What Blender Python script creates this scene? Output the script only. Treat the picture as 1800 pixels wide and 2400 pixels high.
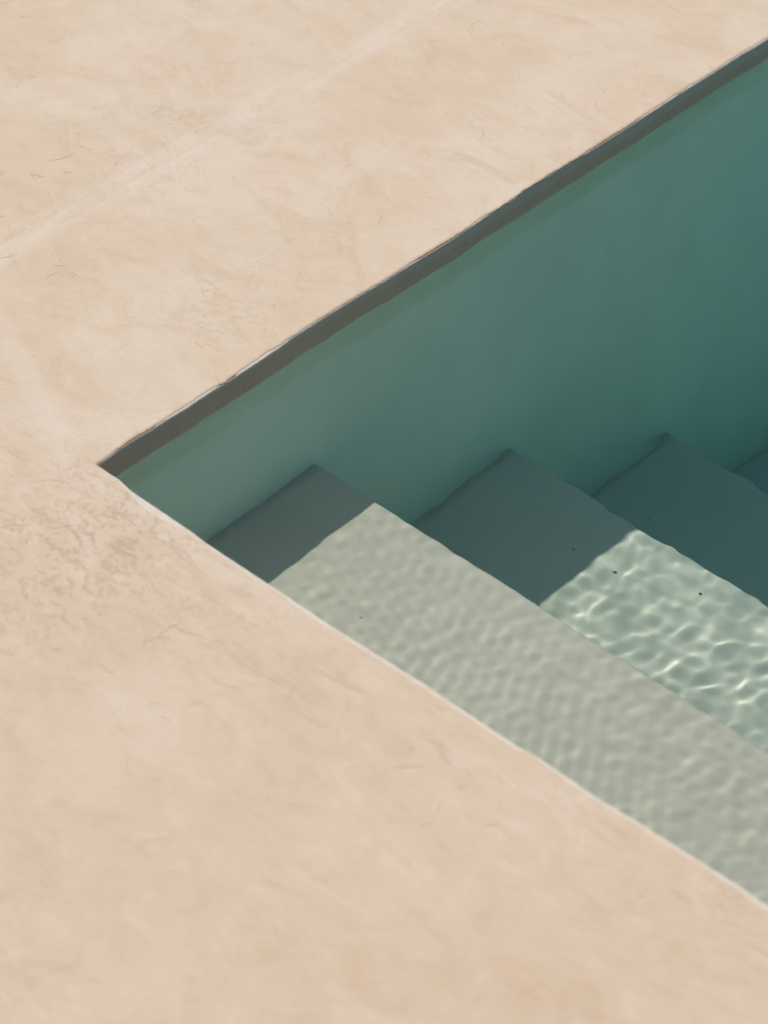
import bpy, bmesh, math, random
import numpy as np
from mathutils import Vector, Matrix, noise as mnoise

for o in list(bpy.data.objects):
    bpy.data.objects.remove(o)
scene = bpy.context.scene
COL = scene.collection
R = math.radians
S = 5.0                        # one metre = five scene units: keeps the water refraction solver exact at ripple scale
scene.unit_settings.system = 'METRIC'
scene.unit_settings.scale_length = 1.0 / S

# ------------------------------------------------------------------ camera
# world: x runs along the near pool edge, y along the far pool edge, z = 0 is the water
cam_d = bpy.data.cameras.new('camera')
cam = bpy.data.objects.new('camera', cam_d)
COL.objects.link(cam)
cam_d.sensor_fit = 'VERTICAL'
cam_d.sensor_height = 36.0
cam_d.lens = 93.0
cam_d.clip_start = 0.05
cam_d.clip_end = 30000.0
CAM = Vector((1.62655, -1.30381, 1.78993))
FW = Vector((-0.51246, 0.54672, -0.66218)).normalized()
cam.location = CAM * S
cam.rotation_euler = FW.to_track_quat('-Z', 'Y').to_euler()
cam_d.dof.use_dof = True
cam_d.dof.focus_distance = 2.98 * S
cam_d.dof.aperture_fstop = 4.5 / S
scene.camera = cam

# ------------------------------------------------------------------ sky and sun
SUN_EL, SUN_AZ = R(69.3), R(155.5)          # azimuth counted from +x towards +y
world = bpy.data.worlds.new('World')
scene.world = world
world.use_nodes = True
wn = world.node_tree
bg = wn.nodes['Background']
sky = wn.nodes.new('ShaderNodeTexSky')
sky.sky_type = 'NISHITA'
sky.sun_disc = False
sky.sun_elevation = SUN_EL
sky.sun_rotation = R(90) - SUN_AZ
sky.air_density = 1.0
sky.dust_density = 1.6
sky.ozone_density = 1.0
wn.links.new(sky.outputs['Color'], bg.inputs['Color'])
bg.inputs['Strength'].default_value = 0.08

sun_d = bpy.data.lights.new('sun', 'SUN')
sun = bpy.data.objects.new('sun', sun_d)
COL.objects.link(sun)
sun_d.energy = 3.2
sun_d.angle = R(0.53)
sun_d.color = (1.0, 0.95, 0.87)
sdir = Vector((math.cos(SUN_EL) * math.cos(SUN_AZ), math.cos(SUN_EL) * math.sin(SUN_AZ), math.sin(SUN_EL)))
sun.location = sdir * 20 * S
sun.rotation_euler = sdir.to_track_quat('Z', 'Y').to_euler()
sun_d.cycles.is_caustics_light = True       # sunlight is refracted by the rippled water

vs = scene.view_settings
vs.view_transform = 'Standard'
vs.look = 'None'
vs.exposure = 0.0
vs.gamma = 1.0
vs.use_curve_mapping = False
cy = scene.cycles
cy.max_bounces = 22
cy.diffuse_bounces = 10
cy.glossy_bounces = 14
cy.transmission_bounces = 20
cy.volume_bounces = 0
cy.caustics_refractive = True
cy.caustics_reflective = True
cy.blur_glossy = 0.5
cy.sample_clamp_indirect = 6.0
cy.use_denoising = True

# ------------------------------------------------------------------ helpers
def tag(o, label=None, cat=None, group=None, kind=None):
    for k, v in (('label', label), ('category', cat), ('group', group), ('kind', kind)):
        if v:
            o[k] = v
    return o

def mesh_obj(name, verts, faces, mat, parent=None, smooth=True):
    me = bpy.data.meshes.new(name)
    me.from_pydata((np.asarray(verts, dtype=float) * S).tolist(), [], faces)
    me.update()
    if smooth:
        me.polygons.foreach_set('use_smooth', [True] * len(me.polygons))
    me.materials.append(mat)
    o = bpy.data.objects.new(name, me)
    COL.objects.link(o)
    if parent:
        o.parent = parent
    return o

class NT:
    def __init__(self, name):
        self.m = bpy.data.materials.new(name)
        self.m.use_nodes = True
        self.t = self.m.node_tree
        self.n = self.t.nodes
        self.bsdf = self.n['Principled BSDF']
        self.out = self.n['Material Output']
        tc = self.n.new('ShaderNodeTexCoord')
        mp = self.n.new('ShaderNodeMapping')
        mp.inputs['Scale'].default_value = (1 / S, 1 / S, 1 / S)      # textures work in metres
        self.t.links.new(tc.outputs['Object'], mp.inputs['Vector'])
        self.co = mp.outputs[0]
    def link(self, a, b):
        self.t.links.new(a, b)
    def inp(self, sock, v):
        if v is None:
            return
        if hasattr(v, 'is_output'):
            self.link(v, sock)
        else:
            sock.default_value = v
    def mapping(self, rot=0.0, scale=(1, 1, 1), loc=(0, 0, 0), src=None):
        k = self.n.new('ShaderNodeMapping')
        k.inputs['Rotation'].default_value = (0, 0, rot)
        k.inputs['Scale'].default_value = scale
        k.inputs['Location'].default_value = loc
        self.link(src or self.co, k.inputs['Vector'])
        return k.outputs[0]
    def noise(self, scale, detail=3, rough=0.5, dist=0.0, vec=None, color=False):
        k = self.n.new('ShaderNodeTexNoise')
        k.inputs['Scale'].default_value = scale
        k.inputs['Detail'].default_value = detail
        k.inputs['Roughness'].default_value = rough
        k.inputs['Distortion'].default_value = dist
        self.link(vec or self.co, k.inputs['Vector'])
        return k.outputs['Color' if color else 'Fac']
    def voronoi(self, scale, feature='F1', vec=None, rand=1.0):
        k = self.n.new('ShaderNodeTexVoronoi')
        k.feature = feature
        k.inputs['Scale'].default_value = scale
        k.inputs['Randomness'].default_value = rand
        self.link(vec or self.co, k.inputs['Vector'])
        return k.outputs['Distance']
    def ramp(self, v, a, b, lo=0.0, hi=1.0):
        k = self.n.new('ShaderNodeMapRange')
        k.interpolation_type = 'SMOOTHSTEP'
        self.inp(k.inputs['Value'], v)
        k.inputs['From Min'].default_value = a
        k.inputs['From Max'].default_value = b
        k.inputs['To Min'].default_value = lo
        k.inputs['To Max'].default_value = hi
        return k.outputs[0]
    def math(self, op, a, b=None, c=None):
        k = self.n.new('ShaderNodeMath')
        k.operation = op
        self.inp(k.inputs[0], a)
        self.inp(k.inputs[1], b)
        self.inp(k.inputs[2], c)
        return k.outputs[0]
    def mix(self, f, a, b, mode='MIX'):
        k = self.n.new('ShaderNodeMix')
        k.data_type = 'RGBA'
        k.blend_type = mode
        self.inp(k.inputs[0], f)
        self.inp(k.inputs[6], a if hasattr(a, 'is_output') else (*a, 1))
        self.inp(k.inputs[7], b if hasattr(b, 'is_output') else (*b, 1))
        return k.outputs[2]
    def sep(self):
        k = self.n.new('ShaderNodeSeparateXYZ')
        self.link(self.co, k.inputs[0])
        return k.outputs
    def bump(self, hgt, strength, dist, prev=None):
        k = self.n.new('ShaderNodeBump')
        k.inputs['Strength'].default_value = strength
        k.inputs['Distance'].default_value = dist * S
        self.link(hgt, k.inputs['Height'])
        if prev:
            self.link(prev, k.inputs['Normal'])
        return k.outputs[0]
    def finish(self, col, rough, normal=None, spec=0.3):
        self.inp(self.bsdf.inputs['Base Color'], col if hasattr(col, 'is_output') else (*col, 1))
        self.inp(self.bsdf.inputs['Roughness'], rough)
        self.bsdf.inputs['Specular IOR Level'].default_value = spec
        if normal:
            self.link(normal, self.bsdf.inputs['Normal'])
        return self.m

# ------------------------------------------------------------------ materials
H_DECK = 0.0325
def mat_deck():
    k = NT('troweled_lime_plaster')
    X, Y, Z = k.sep()
    broad = k.noise(3.6, 4, 0.55, 0.6)
    mid = k.noise(10, 5, 0.6, 0.8, k.mapping(R(25), (1.0, 1.7, 1)))
    fine = k.noise(34, 5, 0.62, 0.9, k.mapping(R(-38), (1.0, 1.5, 1)))
    grain = k.noise(420, 2, 0.6)
    pale, sand, peach, tan = (0.645, 0.540, 0.428), (0.610, 0.488, 0.362), (0.605, 0.456, 0.330), (0.500, 0.368, 0.252)
    c = k.mix(k.ramp(broad, 0.36, 0.64), pale, sand)
    c = k.mix(k.ramp(mid, 0.46, 0.74, 0, 0.70), c, peach)
    # the near side of the pool was laid in a slightly warmer mix
    jit = k.math('MULTIPLY_ADD', k.noise(9, 3), 0.10, -0.05)
    near = k.ramp(k.math('ADD', Y, jit), 0.01, -0.06)
    c = k.mix(k.math('MULTIPLY', near, 0.36), c, peach)
    # trowel mottling
    c = k.mix(k.ramp(fine, 0.54, 0.74, 0, 0.30), c, tan)
    c = k.mix(k.ramp(fine, 0.45, 0.30, 0, 0.30), c, (0.67, 0.57, 0.47))
    # broad float marks and smears along the near edge
    cloud = k.noise(15, 5, 0.62, 1.2, k.mapping(R(12), (0.8, 1.3, 1), (1.3, 7.7, 0)))
    c = k.mix(k.ramp(cloud, 0.50, 0.70, 0, 0.46), c, (0.545, 0.405, 0.275))
    c = k.mix(k.ramp(cloud, 0.46, 0.30, 0, 0.42), c, (0.665, 0.565, 0.460))
    sm = k.noise(1.0, 4, 0.6, 0.8, k.mapping(R(-6), (11, 62, 1)))
    smk = k.math('MULTIPLY', k.ramp(sm, 0.54, 0.70), k.math('MULTIPLY', k.ramp(Y, 0.0, -0.01), k.ramp(Y, -0.24, -0.05)))
    c = k.mix(k.math('MULTIPLY', smk, 0.55), c, tan)
    # rough, darker rubbed places
    n2 = k.noise(5.2, 2, 0.5, 0.3, k.mapping(0, (1, 1, 1), (3.7, 1.9, 0)))
    speck = k.noise(52, 5, 0.72, 1.4, k.mapping(R(40), (1, 1.5, 1)))
    spot = k.n.new('ShaderNodeVectorMath')
    spot.operation = 'DISTANCE'
    k.link(k.co, spot.inputs[0])
    spot.inputs[1].default_value = (0.10, -0.09, H_DECK)
    worn = k.math('MAXIMUM', k.math('MULTIPLY', k.ramp(n2, 0.52, 0.70), 0.6), k.ramp(k.math('ADD', spot.outputs['Value'], k.math('MULTIPLY_ADD', k.noise(8, 3), 0.2, -0.1)), 0.22, 0.06))
    rub = k.math('MULTIPLY', worn, k.ramp(speck, 0.48, 0.68))
    c = k.mix(k.math('MULTIPLY', rub, 0.75), c, tan)
    # construction joint of the coping band, parallel to the far edge
    wob = k.math('MULTIPLY_ADD', k.noise(5, 3, 0.6), 0.008, -0.004)
    xs = k.math('ADD', k.math('ADD', X, 0.3545), wob)
    rag = k.math('MULTIPLY_ADD', k.noise(34, 5, 0.75, 0.6, k.mapping(0, (1, 0.35, 1))), 0.030, -0.015)
    far_side = k.ramp(Y, 0.0, 0.10)
    smear = k.ramp(k.math('ABSOLUTE', k.math('ADD', xs, rag)), 0.036, 0.003)
    smear = k.math('MULTIPLY', smear, k.ramp(k.noise(26, 4, 0.7, 0.5, k.mapping(0, (1.6, 0.22, 1), (0, 3, 0))), 0.36, 0.60))
    c = k.mix(k.math('MULTIPLY', k.math('MULTIPLY', smear, far_side), 0.60), c, (0.675, 0.590, 0.505))
    core = k.ramp(k.math('ABSOLUTE', k.math('ADD', k.math('ADD', xs, rag), -0.004)), 0.007, 0.001)
    core = k.math('MULTIPLY', core, k.ramp(k.noise(9, 3, 0.6, 0.3, k.mapping(0, (1, 0.5, 1), (0, 9, 0))), 0.46, 0.60))
    c = k.mix(k.math('MULTIPLY', k.math('MULTIPLY', core, far_side), 0.30), c, (0.585, 0.44, 0.31))
    # pale patching-in at the corner of the pool
    cx = k.math('ADD', k.math('ADD', k.math('MULTIPLY', X, 0.41), Y), k.math('ADD', rag, 0.018))
    cm = k.math('MULTIPLY', k.ramp(k.math('ABSOLUTE', cx), 0.026, 0.004), k.math('MULTIPLY', k.ramp(X, -0.01, -0.07), k.ramp(X, -0.42, -0.16)))
    c = k.mix(k.math('MULTIPLY', cm, 0.38), c, (0.675, 0.59, 0.505))
    # tiny pits
    pit = k.ramp(k.voronoi(70), 0.10, 0.05)
    pitm = k.math('MULTIPLY', pit, k.ramp(k.noise(22, 2), 0.56, 0.62))
    c = k.mix(k.math('MULTIPLY', pitm, 0.5), c, (0.36, 0.26, 0.17))
    c = k.mix(k.ramp(grain, 0.3, 0.7, 0.0, 0.16), c, (0.45, 0.36, 0.27))
    hgt = k.math('ADD', k.math('MULTIPLY', fine, 0.8), k.math('ADD', k.math('MULTIPLY', grain, 0.12), k.math('MULTIPLY', k.math('ADD', rub, pitm), -0.35)))
    nrm = k.bump(hgt, 0.7, 0.0018)
    return k.finish(c, 0.8, nrm, 0.2)

def mat_fibre():
    k = NT('straw_fibre')
    n = k.noise(12, 2)
    return k.finish(k.mix(n, (0.555, 0.430, 0.305), (0.475, 0.355, 0.24)), 0.85, None, 0.15)

def mat_pool(wall=False):
    k = NT('pool_wall_plaster' if wall else 'pool_step_plaster')
    b = k.noise(3.0, 4, 0.55, 0.5)
    f = k.noise(24, 5, 0.65, 0.5, k.mapping(R(20), (1, 1.5, 1.0)))
    c = k.mix(k.ramp(b, 0.35, 0.66), (0.692, 0.588, 0.480), (0.645, 0.550, 0.448))
    c = k.mix(k.ramp(f, 0.52, 0.75, 0, 0.35), c, (0.58, 0.50, 0.40))
    pit = k.ramp(k.voronoi(26), 0.055, 0.035)
    pit = k.math('MULTIPLY', pit, k.ramp(k.noise(13, 1), 0.60, 0.64))
    c = k.mix(k.math('MULTIPLY', pit, 0.7), c, (0.10, 0.09, 0.07))
    if not wall:
        X, Y, Z = k.sep()
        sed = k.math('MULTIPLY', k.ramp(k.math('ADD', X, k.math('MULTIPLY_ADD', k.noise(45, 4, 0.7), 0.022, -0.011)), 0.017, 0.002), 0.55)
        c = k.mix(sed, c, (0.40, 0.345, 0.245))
    if wall:
        # submerged plaster carries a faint green film; the splash zone above it has dried greyish brown
        X, Y, Z = k.sep()
        zz = k.math('ADD', Z, k.math('MULTIPLY_ADD', k.noise(14, 3), 0.006, -0.003))
        film = k.mix(k.ramp(k.noise(5, 4, 0.6, 0.4, k.mapping(0, (1, 1, 0.45))), 0.35, 0.7), (0.720, 0.785, 0.715), (0.650, 0.715, 0.645))
        c = k.mix(0.82, c, film)
        # yellowish scum just under the waterline, and the greener sky-free reflection painted in
        scum_and_reflection = k.math('MULTIPLY', k.ramp(Z, -0.075, -0.006), k.ramp(k.noise(9, 4, 0.65, 0.3, k.mapping(0, (1, 0.5, 1.6))), 0.30, 0.62))
        c = k.mix(k.math('MULTIPLY', scum_and_reflection, 0.55), c, (0.56, 0.60, 0.43))
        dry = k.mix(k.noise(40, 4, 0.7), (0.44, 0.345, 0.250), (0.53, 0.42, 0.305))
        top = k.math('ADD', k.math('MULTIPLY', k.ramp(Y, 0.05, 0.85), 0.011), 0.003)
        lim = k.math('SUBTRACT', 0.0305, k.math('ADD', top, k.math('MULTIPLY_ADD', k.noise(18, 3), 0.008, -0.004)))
        dry = k.mix(k.ramp(k.math('SUBTRACT', Z, lim), -0.002, 0.002), dry, (0.50, 0.44, 0.37))  # paler grey top band: skylight on the rounded edge, painted as colour
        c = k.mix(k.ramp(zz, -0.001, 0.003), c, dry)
    nrm = k.bump(f, 0.35 if wall else 0.05, 0.001)
    return k.finish(c, 0.8, nrm, 0.12)

def mat_lip():
    k = NT('lime_bloom')
    n = k.noise(60, 4, 0.65)
    return k.finish(k.mix(k.ramp(n, 0.4, 0.7), (0.63, 0.57, 0.49), (0.57, 0.49, 0.40)), 0.7, None, 0.25)

def mat_water():
    k = NT('clear_pool_water')
    k.n.remove(k.bsdf)
    g = k.n.new('ShaderNodeBsdfGlass')
    g.distribution = 'GGX'
    g.inputs['Roughness'].default_value = 0.0
    g.inputs['IOR'].default_value = 1.333
    g.inputs['Color'].default_value = (1, 1, 1, 1)
    k.link(g.outputs[0], k.out.inputs['Surface'])
    return k.m

def mat_water_body():
    k = NT('pool_water_tint')
    k.n.remove(k.bsdf)
    v = k.n.new('ShaderNodeVolumeAbsorption')
    v.inputs['Color'].default_value = (0.0, 0.885, 0.955, 1)
    v.inputs['Density'].default_value = 0.38 / S
    k.link(v.outputs[0], k.out.inputs['Volume'])
    return k.m

def mat_ground():
    k = NT('dry_earth')
    n = k.noise(0.7, 5, 0.6)
    return k.finish(k.mix(n, (0.30, 0.24, 0.17), (0.40, 0.33, 0.24)), 0.95, None, 0.1)

def mat_dark():
    k = NT('dark_grit')
    return k.finish(k.mix(k.noise(300), (0.18, 0.175, 0.15), (0.27, 0.26, 0.22)), 0.8, None, 0.2)

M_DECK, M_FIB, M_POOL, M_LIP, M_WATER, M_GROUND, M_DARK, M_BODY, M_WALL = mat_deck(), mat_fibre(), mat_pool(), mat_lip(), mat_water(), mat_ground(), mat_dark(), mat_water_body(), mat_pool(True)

# ------------------------------------------------------------------ dimensions (metres)
H = 0.0325                     # deck above the water
PX, PY = 2.4, 6.5              # pool inside size
TREAD = [0.0, 0.320, 0.666, 1.000, 1.335, 1.665]      # y of the nosings
DEPTH = [0.2786, 0.5982, 0.9069, 1.215, 1.52]         # water over each tread
FLOOR = 1.62

# pool edges as laid by hand: offset of the edge from a straight line
FRONT = [(0.0007, 0.0012), (0.0341, 0.0013), (0.0581, -0.0026), (0.0945, -0.0025), (0.1428, -0.0031), (0.1653, -0.0046), (0.2007, -0.005), (0.2377, -0.005), (0.2842, -0.0047), (0.3342, -0.0052), (0.3823, -0.0042), (0.4608, -0.0018), (0.5261, -0.0027), (0.576, -0.0026), (0.5942, -0.0005), (0.6293, -0.0006), (0.6676, -0.0016), (0.722, 0.0013), (0.781, 0.0021), (0.8254, 0.0032), (0.8544, 0.0025), (1.0, 0.001), (1.3, -0.002), (1.7, 0.002), (2.4, 0.0)]
FAR = [(0.0007, 0.0012), (0.0184, 0.0012), (0.0298, -0.0014), (0.0505, -0.0016), (0.0768, 0.0003), (0.0977, 0.0001), (0.1289, 0.0015), (0.1678, 0.0001), (0.1926, 0.0012), (0.2302, 0.0006), (0.2706, -0.0009), (0.286, -0.0032), (0.323, -0.0037), (0.3777, -0.0031), (0.4403, 0.0002), (0.5008, 0.001), (0.5333, 0.0027), (0.5694, 0.0016), (0.6073, 0.0), (0.6536, 0.0), (0.6725, -0.0033), (0.7183, -0.0019), (0.7638, -0.0003), (0.8005, 0.0019), (0.874, 0.0023), (0.9096, 0.0019), (0.9704, 0.0012), (1.0245, 0.0021), (1.0838, 0.0016), (1.1107, 0.0039), (1.1341, 0.0036), (1.4, 0.0), (2.0, 0.003), (3.0, -0.002), (4.5, 0.002), (6.5, 0.0)]
# width of the bare pale rim between the deck coat and the water side
LIP_FRONT = [(0, .0012), (.03, .0030), (.06, .0050), (.078, .0095), (.095, .0110), (.115, .0085), (.14, .0060), (.165, .0040), (.2, .0048), (.24, .0050), (.3, .0062), (.36, .0056), (.42, .0060), (.47, .0066), (.53, .0058), (.57, .0056), (.59, .0018), (.60, .0030), (.64, .0062), (.70, .0055), (.74, .0066), (.785, .0036), (.80, .0058), (.86, .0068), (1.2, .005), (2.4, .005)]
LIP_FAR = [(0, .0010), (.02, .0022), (.035, .0010), (.05, .0030), (.075, .0032), (.095, .0022), (.12, .0028), (.16, .0034), (.185, .0014), (.20, .0030), (.24, .0040), (.27, .0030), (.29, .0012), (.33, .0020), (.38, .0016), (.44, .0016), (.49, .0024), (.53, .0030), (.56, .0012), (.60, .0030), (.62, .0006), (.65, .0012), (.67, .0005), (.72, .0005), (.77, .0008), (.80, .0026), (.87, .0026), (.92, .0022), (1.0, .0022), (1.1, .0022), (1.14, .0026), (6.5, .002)]

def curve(tab):
    xs = [a for a, b in tab]
    ys = [b for a, b in tab]
    return lambda t: float(np.interp(t, xs, ys))
f_front, f_far, l_front, l_far = curve(FRONT), curve(FAR), curve(LIP_FRONT), curve(LIP_FAR)

def jit(t, s, seed):
    return mnoise.noise(Vector((t * s, seed * 7.31, seed * 1.7)))

def front_edge(x):            # y of the water-side edge, near side
    return f_front(x) + 0.0005 * jit(x, 90, 1)
def far_edge(y):              # x of the water-side edge, far side
    return 0.7 * f_far(y) + 0.0004 * jit(y, 110, 2) + 0.0004 * jit(y, 300, 3)
def deck_front(x):
    return front_edge(x) - max(0.0004, l_front(x) + 0.0007 * jit(x, 120, 4))
def deck_far(y):
    return far_edge(y) - max(0.0003, l_far(y) + 0.0011 * jit(y, 160, 5) + 0.0007 * jit(y, 420, 15))

def graded(lo, hi, step, outer_lo, outer_hi, growth=1.35, big=None):
    v = list(np.arange(lo, hi + step * 0.5, step))
    s, x = step, lo
    a = []
    while x > outer_lo:
        s *= growth
        x -= s
        a.append(max(x, outer_lo))
    s, x = step, v[-1]
    b = []
    while x < outer_hi:
        s *= growth
        x += s
        b.append(min(x, outer_hi))
    return sorted(set([round(float(q), 5) for q in a[::-1] + v + b]))

# ------------------------------------------------------------------ ground and deck
def build_ground():
    me = 1500.0
    v = [(-me, -me, -0.12), (me, -me, -0.12), (me, me, -0.12), (-me, me, -0.12),
         (-0.52, -0.3, -0.12), (PX + .3, -0.3, -0.12), (PX + .3, PY + .3, -0.12), (-0.52, PY + .3, -0.12)]
    f = [(0, 1, 5, 4), (1, 2, 6, 5), (2, 3, 7, 6), (3, 0, 4, 7)]
    tag(mesh_obj('ground', v, f, M_GROUND, smooth=False), kind='structure')
build_ground()

def undul(x, y):
    return 0.0011 * mnoise.noise(Vector((x * 7, y * 7, 0.3))) + 0.0004 * mnoise.noise(Vector((x * 23, y * 23, 1.3)))

def build_deck():
    near_edge = [-0.0045, -0.0025, -0.0012, -0.0005]
    def lines(lo, hi, inner, P):
        base = graded(0.0, hi, 0.0035, -0.0001, P + 14)
        far_lines = graded(lo, -0.008, 0.008, -14, -0.008)
        base = sorted(set(base) | set(far_lines))
        base = [q for q in base if not (-0.010 < q < 0.0005) and not (P - 0.02 < q < P + 0.02)]
        return sorted(base + [-0.0075] + near_edge + [0.0, P] + [P - e for e in near_edge] + [P + 0.02])
    xs = lines(-0.85, 0.95, None, PX)
    ys = lines(-0.64, 1.25, None, PY)
    nx, ny = len(xs), len(ys)
    X, Y = np.meshgrid(xs, ys, indexing='ij')
    ef = np.array([deck_far(min(max(y, 0), PY)) for y in ys])
    en = np.array([deck_front(min(max(x, 0), PX)) for x in xs])
    c0x, c0y = ef[ys.index(0.0)], en[xs.index(0.0)]
    # warp so that the x = 0 and y = 0 lines follow the hand-cut edges
    wx = np.clip(1 - np.abs(X) / 0.05, 0, 1)
    wy = np.clip(1 - np.abs(Y) / 0.05, 0, 1)
    inx = ((Y >= -1e-6) & (Y <= PY)).astype(float)
    iny = ((X >= -1e-6) & (X <= PX)).astype(float)
    fallx = np.where(Y < 0, np.clip(1 + Y / 0.05, 0, 1), 1)
    fally = np.where(X < 0, np.clip(1 + X / 0.05, 0, 1), 1)
    XX = X + wx * ef[None, :] * fallx
    YY = Y + wy * en[:, None] * fally
    # roll the coat off towards the pool
    dpool = np.maximum(np.where(X < PX / 2, -X, X - PX), np.where(Y < PY / 2, -Y, Y - PY))
    dpool = np.maximum(dpool, 0)
    ZZ = np.full_like(X, H)
    und = np.zeros_like(X)
    for i in range(nx):
        for j in range(ny):
            if dpool[i, j] < 1.2:
                und[i, j] = undul(XX[i, j], YY[i, j])
    ZZ = ZZ + und * np.clip(dpool / 0.02, 0, 1)
    r = 0.0022
    roll = np.clip((r - dpool) / r, 0, 1)
    ZZ = ZZ - r * 0.6 * (1 - np.sqrt(np.clip(1 - roll ** 2, 0, 1)))
    verts = np.stack([XX, YY, ZZ], -1).reshape(-1, 3).tolist()
    idx = lambda i, j: i * ny + j
    ix0, ix1, iy0, iy1 = xs.index(0.0), xs.index(PX), ys.index(0.0), ys.index(PY)
    faces = []
    for i in range(nx - 1):
        for j in range(ny - 1):
            if ix0 <= i < ix1 and iy0 <= j < iy1:
                continue
            faces.append((idx(i, j), idx(i + 1, j), idx(i + 1, j + 1), idx(i, j + 1)))
    # skirt down to the rim
    loop = [(i, iy0) for i in range(ix0, ix1)] + [(ix1, j) for j in range(iy0, iy1)] + [(i, iy1) for i in range(ix1, ix0, -1)] + [(ix0, j) for j in range(iy1, iy0, -1)]
    b0 = len(verts)
    for i, j in loop:
        x, y, z = verts[idx(i, j)]
        verts.append([x, y, H - 0.006])
    n = len(loop)
    for q in range(n):
        a, b = loop[q], loop[(q + 1) % n]
        faces.append((idx(*a), b0 + q, b0 + (q + 1) % n, idx(*b)))
    o = mesh_obj('deck', verts, faces, M_DECK)
    tag(o, kind='structure')
    o.cycles.is_caustics_receiver = False
    return o
deck = build_deck()

def build_fibres():
    """straw fibres and trowel scratches lying in the plaster skin, clustered as in the photograph"""
    rng = random.Random(5)
    spots = [(-0.437, 0.318, .05, 9), (-0.419, 0.396, .05, 8), (-0.376, 0.233, .04, 6), (-0.296, 0.194, .05, 8), (-0.258, 0.186, .04, 5),
             (-0.264, 0.911, .06, 10), (-0.291, 0.90, .05, 8), (-0.126, 0.889, .06, 7), (0.013, -0.073, .06, 22), (0.08, -0.07, .06, 16), (0.229, -0.14, .08, 9),
             (0.157, -0.232, .06, 6), (0.37, -0.109, .06, 7), (0.624, -0.068, .07, 9), (0.634, -0.245, .07, 4), (-0.725, 0.536, .05, 5), (-0.654, 0.574, .05, 5),
             (-0.35, 0.10, .1, 8), (-0.1, 0.25, .12, 6), (-0.12, 0.5, .14, 7), (-0.5, 0.55, .16, 8), (0.45, -0.3, .2, 10), (0.05, -0.25, .15, 9), (-0.1, 1.05, .12, 6), (0.5, -0.07, .05, 6)]
    verts, faces = [], []
    for cx, cy, rad, n in spots:
        for q in range(round(n * (0.4 if cy > 0.1 else 0.65))):
            x = cx + rng.gauss(0, rad * .6)
            y = cy + rng.gauss(0, rad * .6)
            L = rng.choice([.006, .008, .010, .013, .018, .026, .034]) * rng.uniform(.7, 1.3)
            a = rng.uniform(0, 6.28)
            cur = rng.gauss(0, 1.0) * 1.3 / L
            w = rng.uniform(.00022, .00046)
            m = 10
            pts = []
            for t in range(m + 1):
                pts.append((x, y, a))
                a += cur * L / m + rng.gauss(0, .10)
                x += math.cos(a) * L / m
                y += math.sin(a) * L / m
            if any(px > -0.014 and py > -0.016 for px, py, _ in pts):
                continue
            b = len(verts)
            for t, (px, py, pa) in enumerate(pts):
                ww = w * (0.25 + 0.75 * math.sin(math.pi * min(1, (t + .6) / (m + .6))))
                for sgn in (-1, 1):
                    vx, vy = px - math.sin(pa) * ww * sgn, py + math.cos(pa) * ww * sgn
                    verts.append((vx, vy, H + undul(vx, vy) + 0.0002))
            for t in range(m):
                faces.append((b + 2 * t, b + 2 * t + 2, b + 2 * t + 3, b + 2 * t + 1))
    o = mesh_obj('fibre', verts, faces, M_FIB, deck)
    tag(o, kind='stuff')
build_fibres()

# ------------------------------------------------------------------ pool shell
pool = bpy.data.objects.new('swimming_pool', None)
COL.objects.link(pool)
pool.location = (0, 0, 0)
tag(pool, 'plastered swimming pool corner with broad steps going down into the water', 'pool')

def sweep(name, samples, profile, mat, parent, axis):
    """profile(t) -> list of (offset towards the water, z); swept along x or y"""
    verts, faces = [], []
    m = None
    for t in samples:
        p = profile(t)
        m = len(p)
        for a, z in p:
            verts.append((t, a, z) if axis == 'x' else (a, t, z))
    for s in range(len(samples) - 1):
        for q in range(m - 1):
            A, B, C_, D = s * m + q, (s + 1) * m + q, (s + 1) * m + q + 1, s * m + q + 1
            faces.append((A, B, C_, D) if axis == 'y' else (A, D, C_, B))
    o = mesh_obj(name, verts, faces, mat, parent)
    o.cycles.is_caustics_receiver = True
    return o

RIM = H - 0.0018
def band(y):                   # depth of the softly rounded upper part of the far face
    return 0.006 + 0.010 * min(1, max(0, (y - 0.05) / 0.75)) + 0.0025 * jit(y, 16, 6) + 0.001 * jit(y, 50, 8)
def wall_x(y):
    return float(np.interp(y, [0, .23, .40, .57, .84, 1.14, 1.6], [.0022, -.0012, -.0008, .0010, .0016, .0026, .001]))
def far_profile(y):
    e, b, w = far_edge(y), band(y), wall_x(y)
    w = max(w, e + 0.0006)
    d = w - e
    return [(e - 0.0012, RIM - 0.0003), (e - 0.0003, RIM - 0.0010), (e, RIM - 0.0019), (e + d * .22, RIM - 0.0019 - b * .5),
            (e + d * .48, RIM - 0.0019 - b * 1.0), (e + d * .8, 0.006), (w, -0.004), (w + 0.0005 * jit(y, 5, 9), -0.3),
            (w, -FLOOR - 0.02), (-0.5, -FLOOR - 0.02)]
def far_rim(y):
    e = far_edge(y)
    # the deck coat has come away from the rim in three short stretches
    g = sum(math.exp(-((y - c) / s_) ** 4) for c, s_ in ((0.525, 0.040), (0.835, 0.045), (0.062, 0.022), (0.19, 0.012)))
    g = 0.0022 * min(1, g)
    return [(-0.50, RIM - 0.003), (e - 0.010, RIM - 0.0004 - g), (e - 0.0034, RIM - g), (e - 0.0014 - 0.0006 * (g > 0), RIM - 0.0002 - g), (e - 0.0012, RIM - 0.0003)]
def far_face(y):               # x of the far wall at the waterline
    y = min(max(y, 0.0), PY)
    return max(wall_x(y), far_edge(y) + 0.0006)
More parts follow.
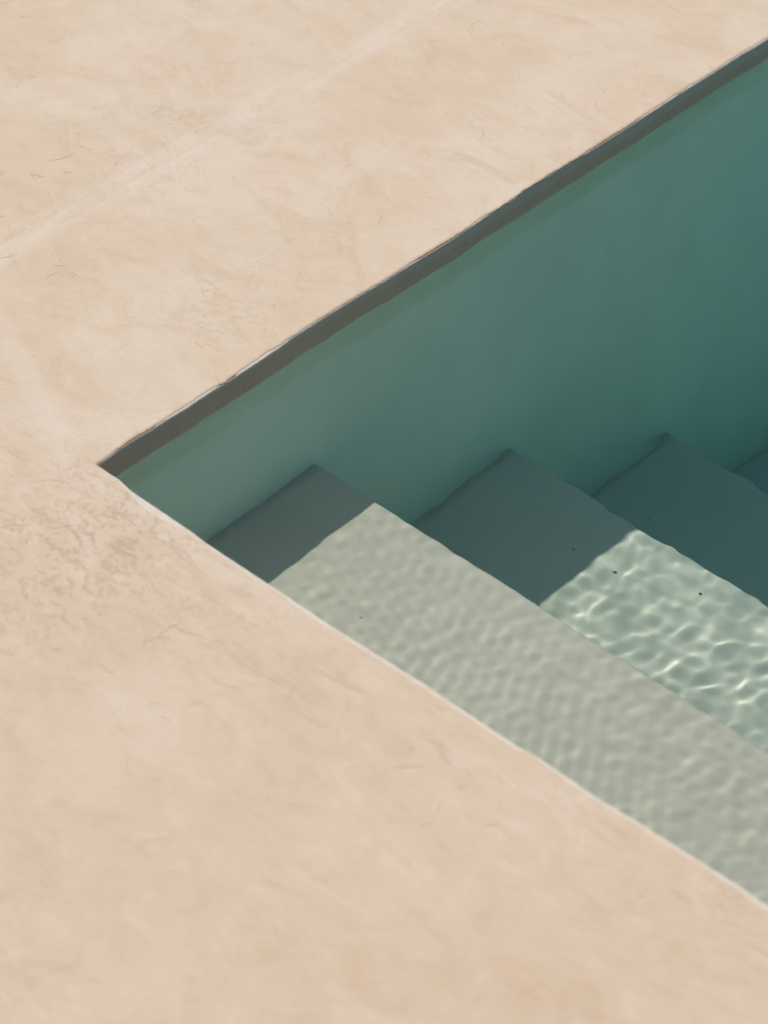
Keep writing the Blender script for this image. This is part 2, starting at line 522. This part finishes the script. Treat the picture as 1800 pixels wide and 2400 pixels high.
def near_profile(x):
    e = front_edge(x)
    return [(e - 0.0006, RIM - 0.0005), (e, RIM - 0.0020), (e + 0.0003, 0.015), (e, -0.01), (0, -0.3), (0, -FLOOR - 0.02), (-0.25, -FLOOR - 0.02)]
def near_rim(x):
    e = front_edge(x)
    return [(-0.20, RIM - 0.003), (e - 0.014, RIM - 0.0004), (e - 0.004, RIM), (e - 0.0018, RIM - 0.0001), (e - 0.0006, RIM - 0.0005)]

YS = [q for q in graded(-0.002, 1.25, 0.003, -0.0021, PY + 0.3)]
XS = [q for q in graded(-0.002, 0.95, 0.003, -0.0021, PX + 0.3)]
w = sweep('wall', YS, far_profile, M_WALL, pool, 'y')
rim = sweep('rim', YS, far_rim, M_LIP, w, 'y')
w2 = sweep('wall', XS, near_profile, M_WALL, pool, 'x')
rim2 = sweep('rim', XS, near_rim, M_LIP, w2, 'x')

def plain_box(name, lo, hi, mat, parent):
    (x0, y0, z0), (x1, y1, z1) = lo, hi
    v = [(x, y, z) for x in (x0, x1) for y in (y0, y1) for z in (z0, z1)]
    f = [(0, 1, 3, 2), (4, 6, 7, 5), (0, 4, 5, 1), (2, 3, 7, 6), (0, 2, 6, 4), (1, 5, 7, 3)]
    o = mesh_obj(name, v, f, mat, parent, smooth=False)
    o.cycles.is_caustics_receiver = True
    return o
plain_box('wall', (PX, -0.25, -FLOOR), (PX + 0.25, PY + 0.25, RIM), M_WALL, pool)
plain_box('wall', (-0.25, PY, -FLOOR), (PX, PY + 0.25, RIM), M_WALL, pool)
plain_box('floor', (-0.25, -0.25, -FLOOR - 0.2), (PX + 0.25, PY + 0.25, -FLOOR), M_POOL, pool)

def build_step(k):
    ya, yb, d = TREAD[k], TREAD[k + 1], DEPTH[k]
    xs = graded(-0.03, 1.7, 0.006, -0.03, PX + 0.02)
    r = 0.007
    verts, faces = [], []
    prof = None
    for x in xs:
        wob = 0.0016 * jit(x, 9, 20 + k) + 0.0006 * jit(x, 40, 30 + k)
        p = [(-0.02 if k == 0 else ya - 0.03, -d), (ya + 0.02, -d)]
        p += [(ya + (yb - ya) * s, -d + 0.0012 * jit(x, 6, 40 + k + s)) for s in (0.3, 0.6, 0.85)]
        for a in (90, 67, 45, 22, 0):
            p.append((yb + wob - r + r * math.cos(R(a)), -d - r + r * math.sin(R(a))))
        p.append((yb + wob, -FLOOR - 0.01))
        m = len(p)
        verts += [(x, y, z) for y, z in p]
    for s in range(len(xs) - 1):
        for q in range(m - 1):
            faces.append((s * m + q, (s + 1) * m + q, (s + 1) * m + q + 1, s * m + q + 1))
    o = mesh_obj('step', verts, faces, M_POOL, pool)
    o.cycles.is_caustics_receiver = True
    return o
for k in range(5):
    build_step(k)

# ------------------------------------------------------------------ water
def build_water():
    rng = random.Random(11)
    xs = graded(0.0, 0.96, 0.0018, -0.0001, PX + 0.012, 1.2)
    ys = graded(-0.012, 1.24, 0.0018, -0.0121, PY + 0.012, 1.2)
    X, Y = np.meshgrid(xs, ys, indexing='ij')
    Z = np.zeros_like(X)
    # wind ripples: many short wave trains, each coming and going in groups
    def trains(n, lam0, lam1, slope0, spread, power):
        W = np.zeros_like(X)
        for q in range(n):
            lam = math.exp(rng.uniform(math.log(lam0), math.log(lam1)))
            kk = 2 * math.pi / lam
            th = rng.gauss(R(-6), R(spread)) if q % 6 < 4 else rng.uniform(0, math.pi)
            slope = slope0 * rng.uniform(0.3, 1.4) * min(1.7, (lam / 0.035) ** power)
            ph = rng.uniform(0, 2 * math.pi)
            cx, sy = math.cos(th), math.sin(th)
            bend = 0.96 * np.sin(3.1 * X * sy - 2.7 * Y * cx + ph)
            g1, g2, g3 = rng.uniform(5, 13), rng.uniform(5, 13), rng.uniform(0, 6.28)
            grp = np.clip(0.55 + 0.75 * np.sin(g1 * X + g3) * np.sin(g2 * Y + 1.7 * g3), 0, 2)
            W += grp * slope / kk * np.sin(kk * (X * cx + Y * sy) + ph + bend)
        return W
    open_water = 1 / (1 + np.exp(-(Y - 0.385) / 0.03))        # livelier beyond the shelter of the near wall
    gust = 0.42 + 0.85 / (1 + np.exp(-((X - 0.46) + 0.1 * (Y - 0.4)) / 0.10))
    gust *= 0.8 + 0.35 * np.sin(5.1 * X + 1.0) * np.sin(4.3 * Y + 0.4)
    lull = 1 - 0.7 * np.exp(-((X - 0.36) / 0.10) ** 2 - ((Y - 0.50) / 0.10) ** 2)
    Z += trains(70, 0.021, 0.12, 0.0038, 42, 0.25) * gust * lull * (0.42 + 1.45 * open_water)
    Z += trains(64, 0.015, 0.040, 0.0017, 30, 0.0) * lull * (0.75 + 0.2 * np.clip(X / 0.5, 0, 1)) * (1.0 - 0.3 * open_water)
    # calm beyond the fine grid
    Z *= np.clip((1.0 - X) / 0.08, 0, 1) * np.clip((1.28 - Y) / 0.08, 0, 1)
    for q in range(6):
        lam = rng.uniform(0.16, 0.4)
        kk = 2 * math.pi / lam
        th = rng.uniform(0, 6.28)
        Z += 0.0007 / kk * np.sin(kk * (X * math.cos(th) + Y * math.sin(th)) + rng.uniform(0, 6))
    # the sheet ends on the face of the far wall
    face = np.array([far_face(y) - 0.0006 for y in ys])
    X = X + face[None, :] * np.clip(1 - X / 0.04, 0, 1)
    nx, ny = len(xs), len(ys)
    verts = np.stack([X, Y, Z], -1).reshape(-1, 3).tolist()
    faces = [(i * ny + j, (i + 1) * ny + j, (i + 1) * ny + j + 1, i * ny + j + 1) for i in range(nx - 1) for j in range(ny - 1)]
    o = mesh_obj('water', verts, faces, M_WATER)
    tag(o, kind='structure')
    o.cycles.is_caustics_caster = True
    return o
water = build_water()
# the tinted bulk of the water, reaching a hair above the ripples
body = plain_box('water_body', (-0.02, -0.02, -FLOOR - 0.03), (PX + 0.02, PY + 0.02, 0.003), M_BODY, water)

# ------------------------------------------------------------------ small things in the water
def grit(name, loc, size, label, seed):
    bm = bmesh.new()
    bmesh.ops.create_icosphere(bm, subdivisions=2, radius=size * S)
    for v in bm.verts:
        k = 1 + 0.35 * mnoise.noise(v.co / (size * S) * 1.3 + Vector((seed, seed * 2, 0)))
        v.co = Vector((v.co.x * k * 1.25, v.co.y * k, v.co.z * k * 0.5))
    me = bpy.data.meshes.new(name)
    bm.to_mesh(me)
    bm.free()
    me.polygons.foreach_set('use_smooth', [True] * len(me.polygons))
    me.materials.append(M_DARK)
    o = bpy.data.objects.new(name, me)
    COL.objects.link(o)
    o.location = (loc[0] * S, loc[1] * S, (loc[2] + size * 0.3) * S)
    tag(o, label, 'pebble', 'dark grit on the second step')
    return o
grit('pebble', (0.2346, 0.5844, -0.5982), .0021, 'dark pebble on the sunlit second step, nearest the shadow edge', 3)
grit('pebble', (0.3320, 0.6263, -0.5982), .0023, 'dark pebble on the sunlit second step, farther from the shadow edge', 8)
for q, (y, z, r) in enumerate([(0.9395, 0.0035, .0014), (0.9673, 0.0153, .0010), (0.7312, 0.0135, .0011), (0.5652, 0.0123, .0011)]):
    vs_ = []
    for k in range(9):
        rr = r * (1 + 0.4 * math.sin(k * 2.1 + q))
        vs_.append((0.0, rr * math.cos(k * 6.283 / 9), rr * 0.9 * math.sin(k * 6.283 / 9)))
    o = mesh_obj('pit', [(-0.0004, 0, 0)] + vs_, [(0, 1 + k, 1 + (k + 1) % 9) for k in range(9)], M_DARK, w)
    o.location = ((max(wall_x(y), far_edge(y) + 0.0006) + 0.0006) * S, y * S, z * S)
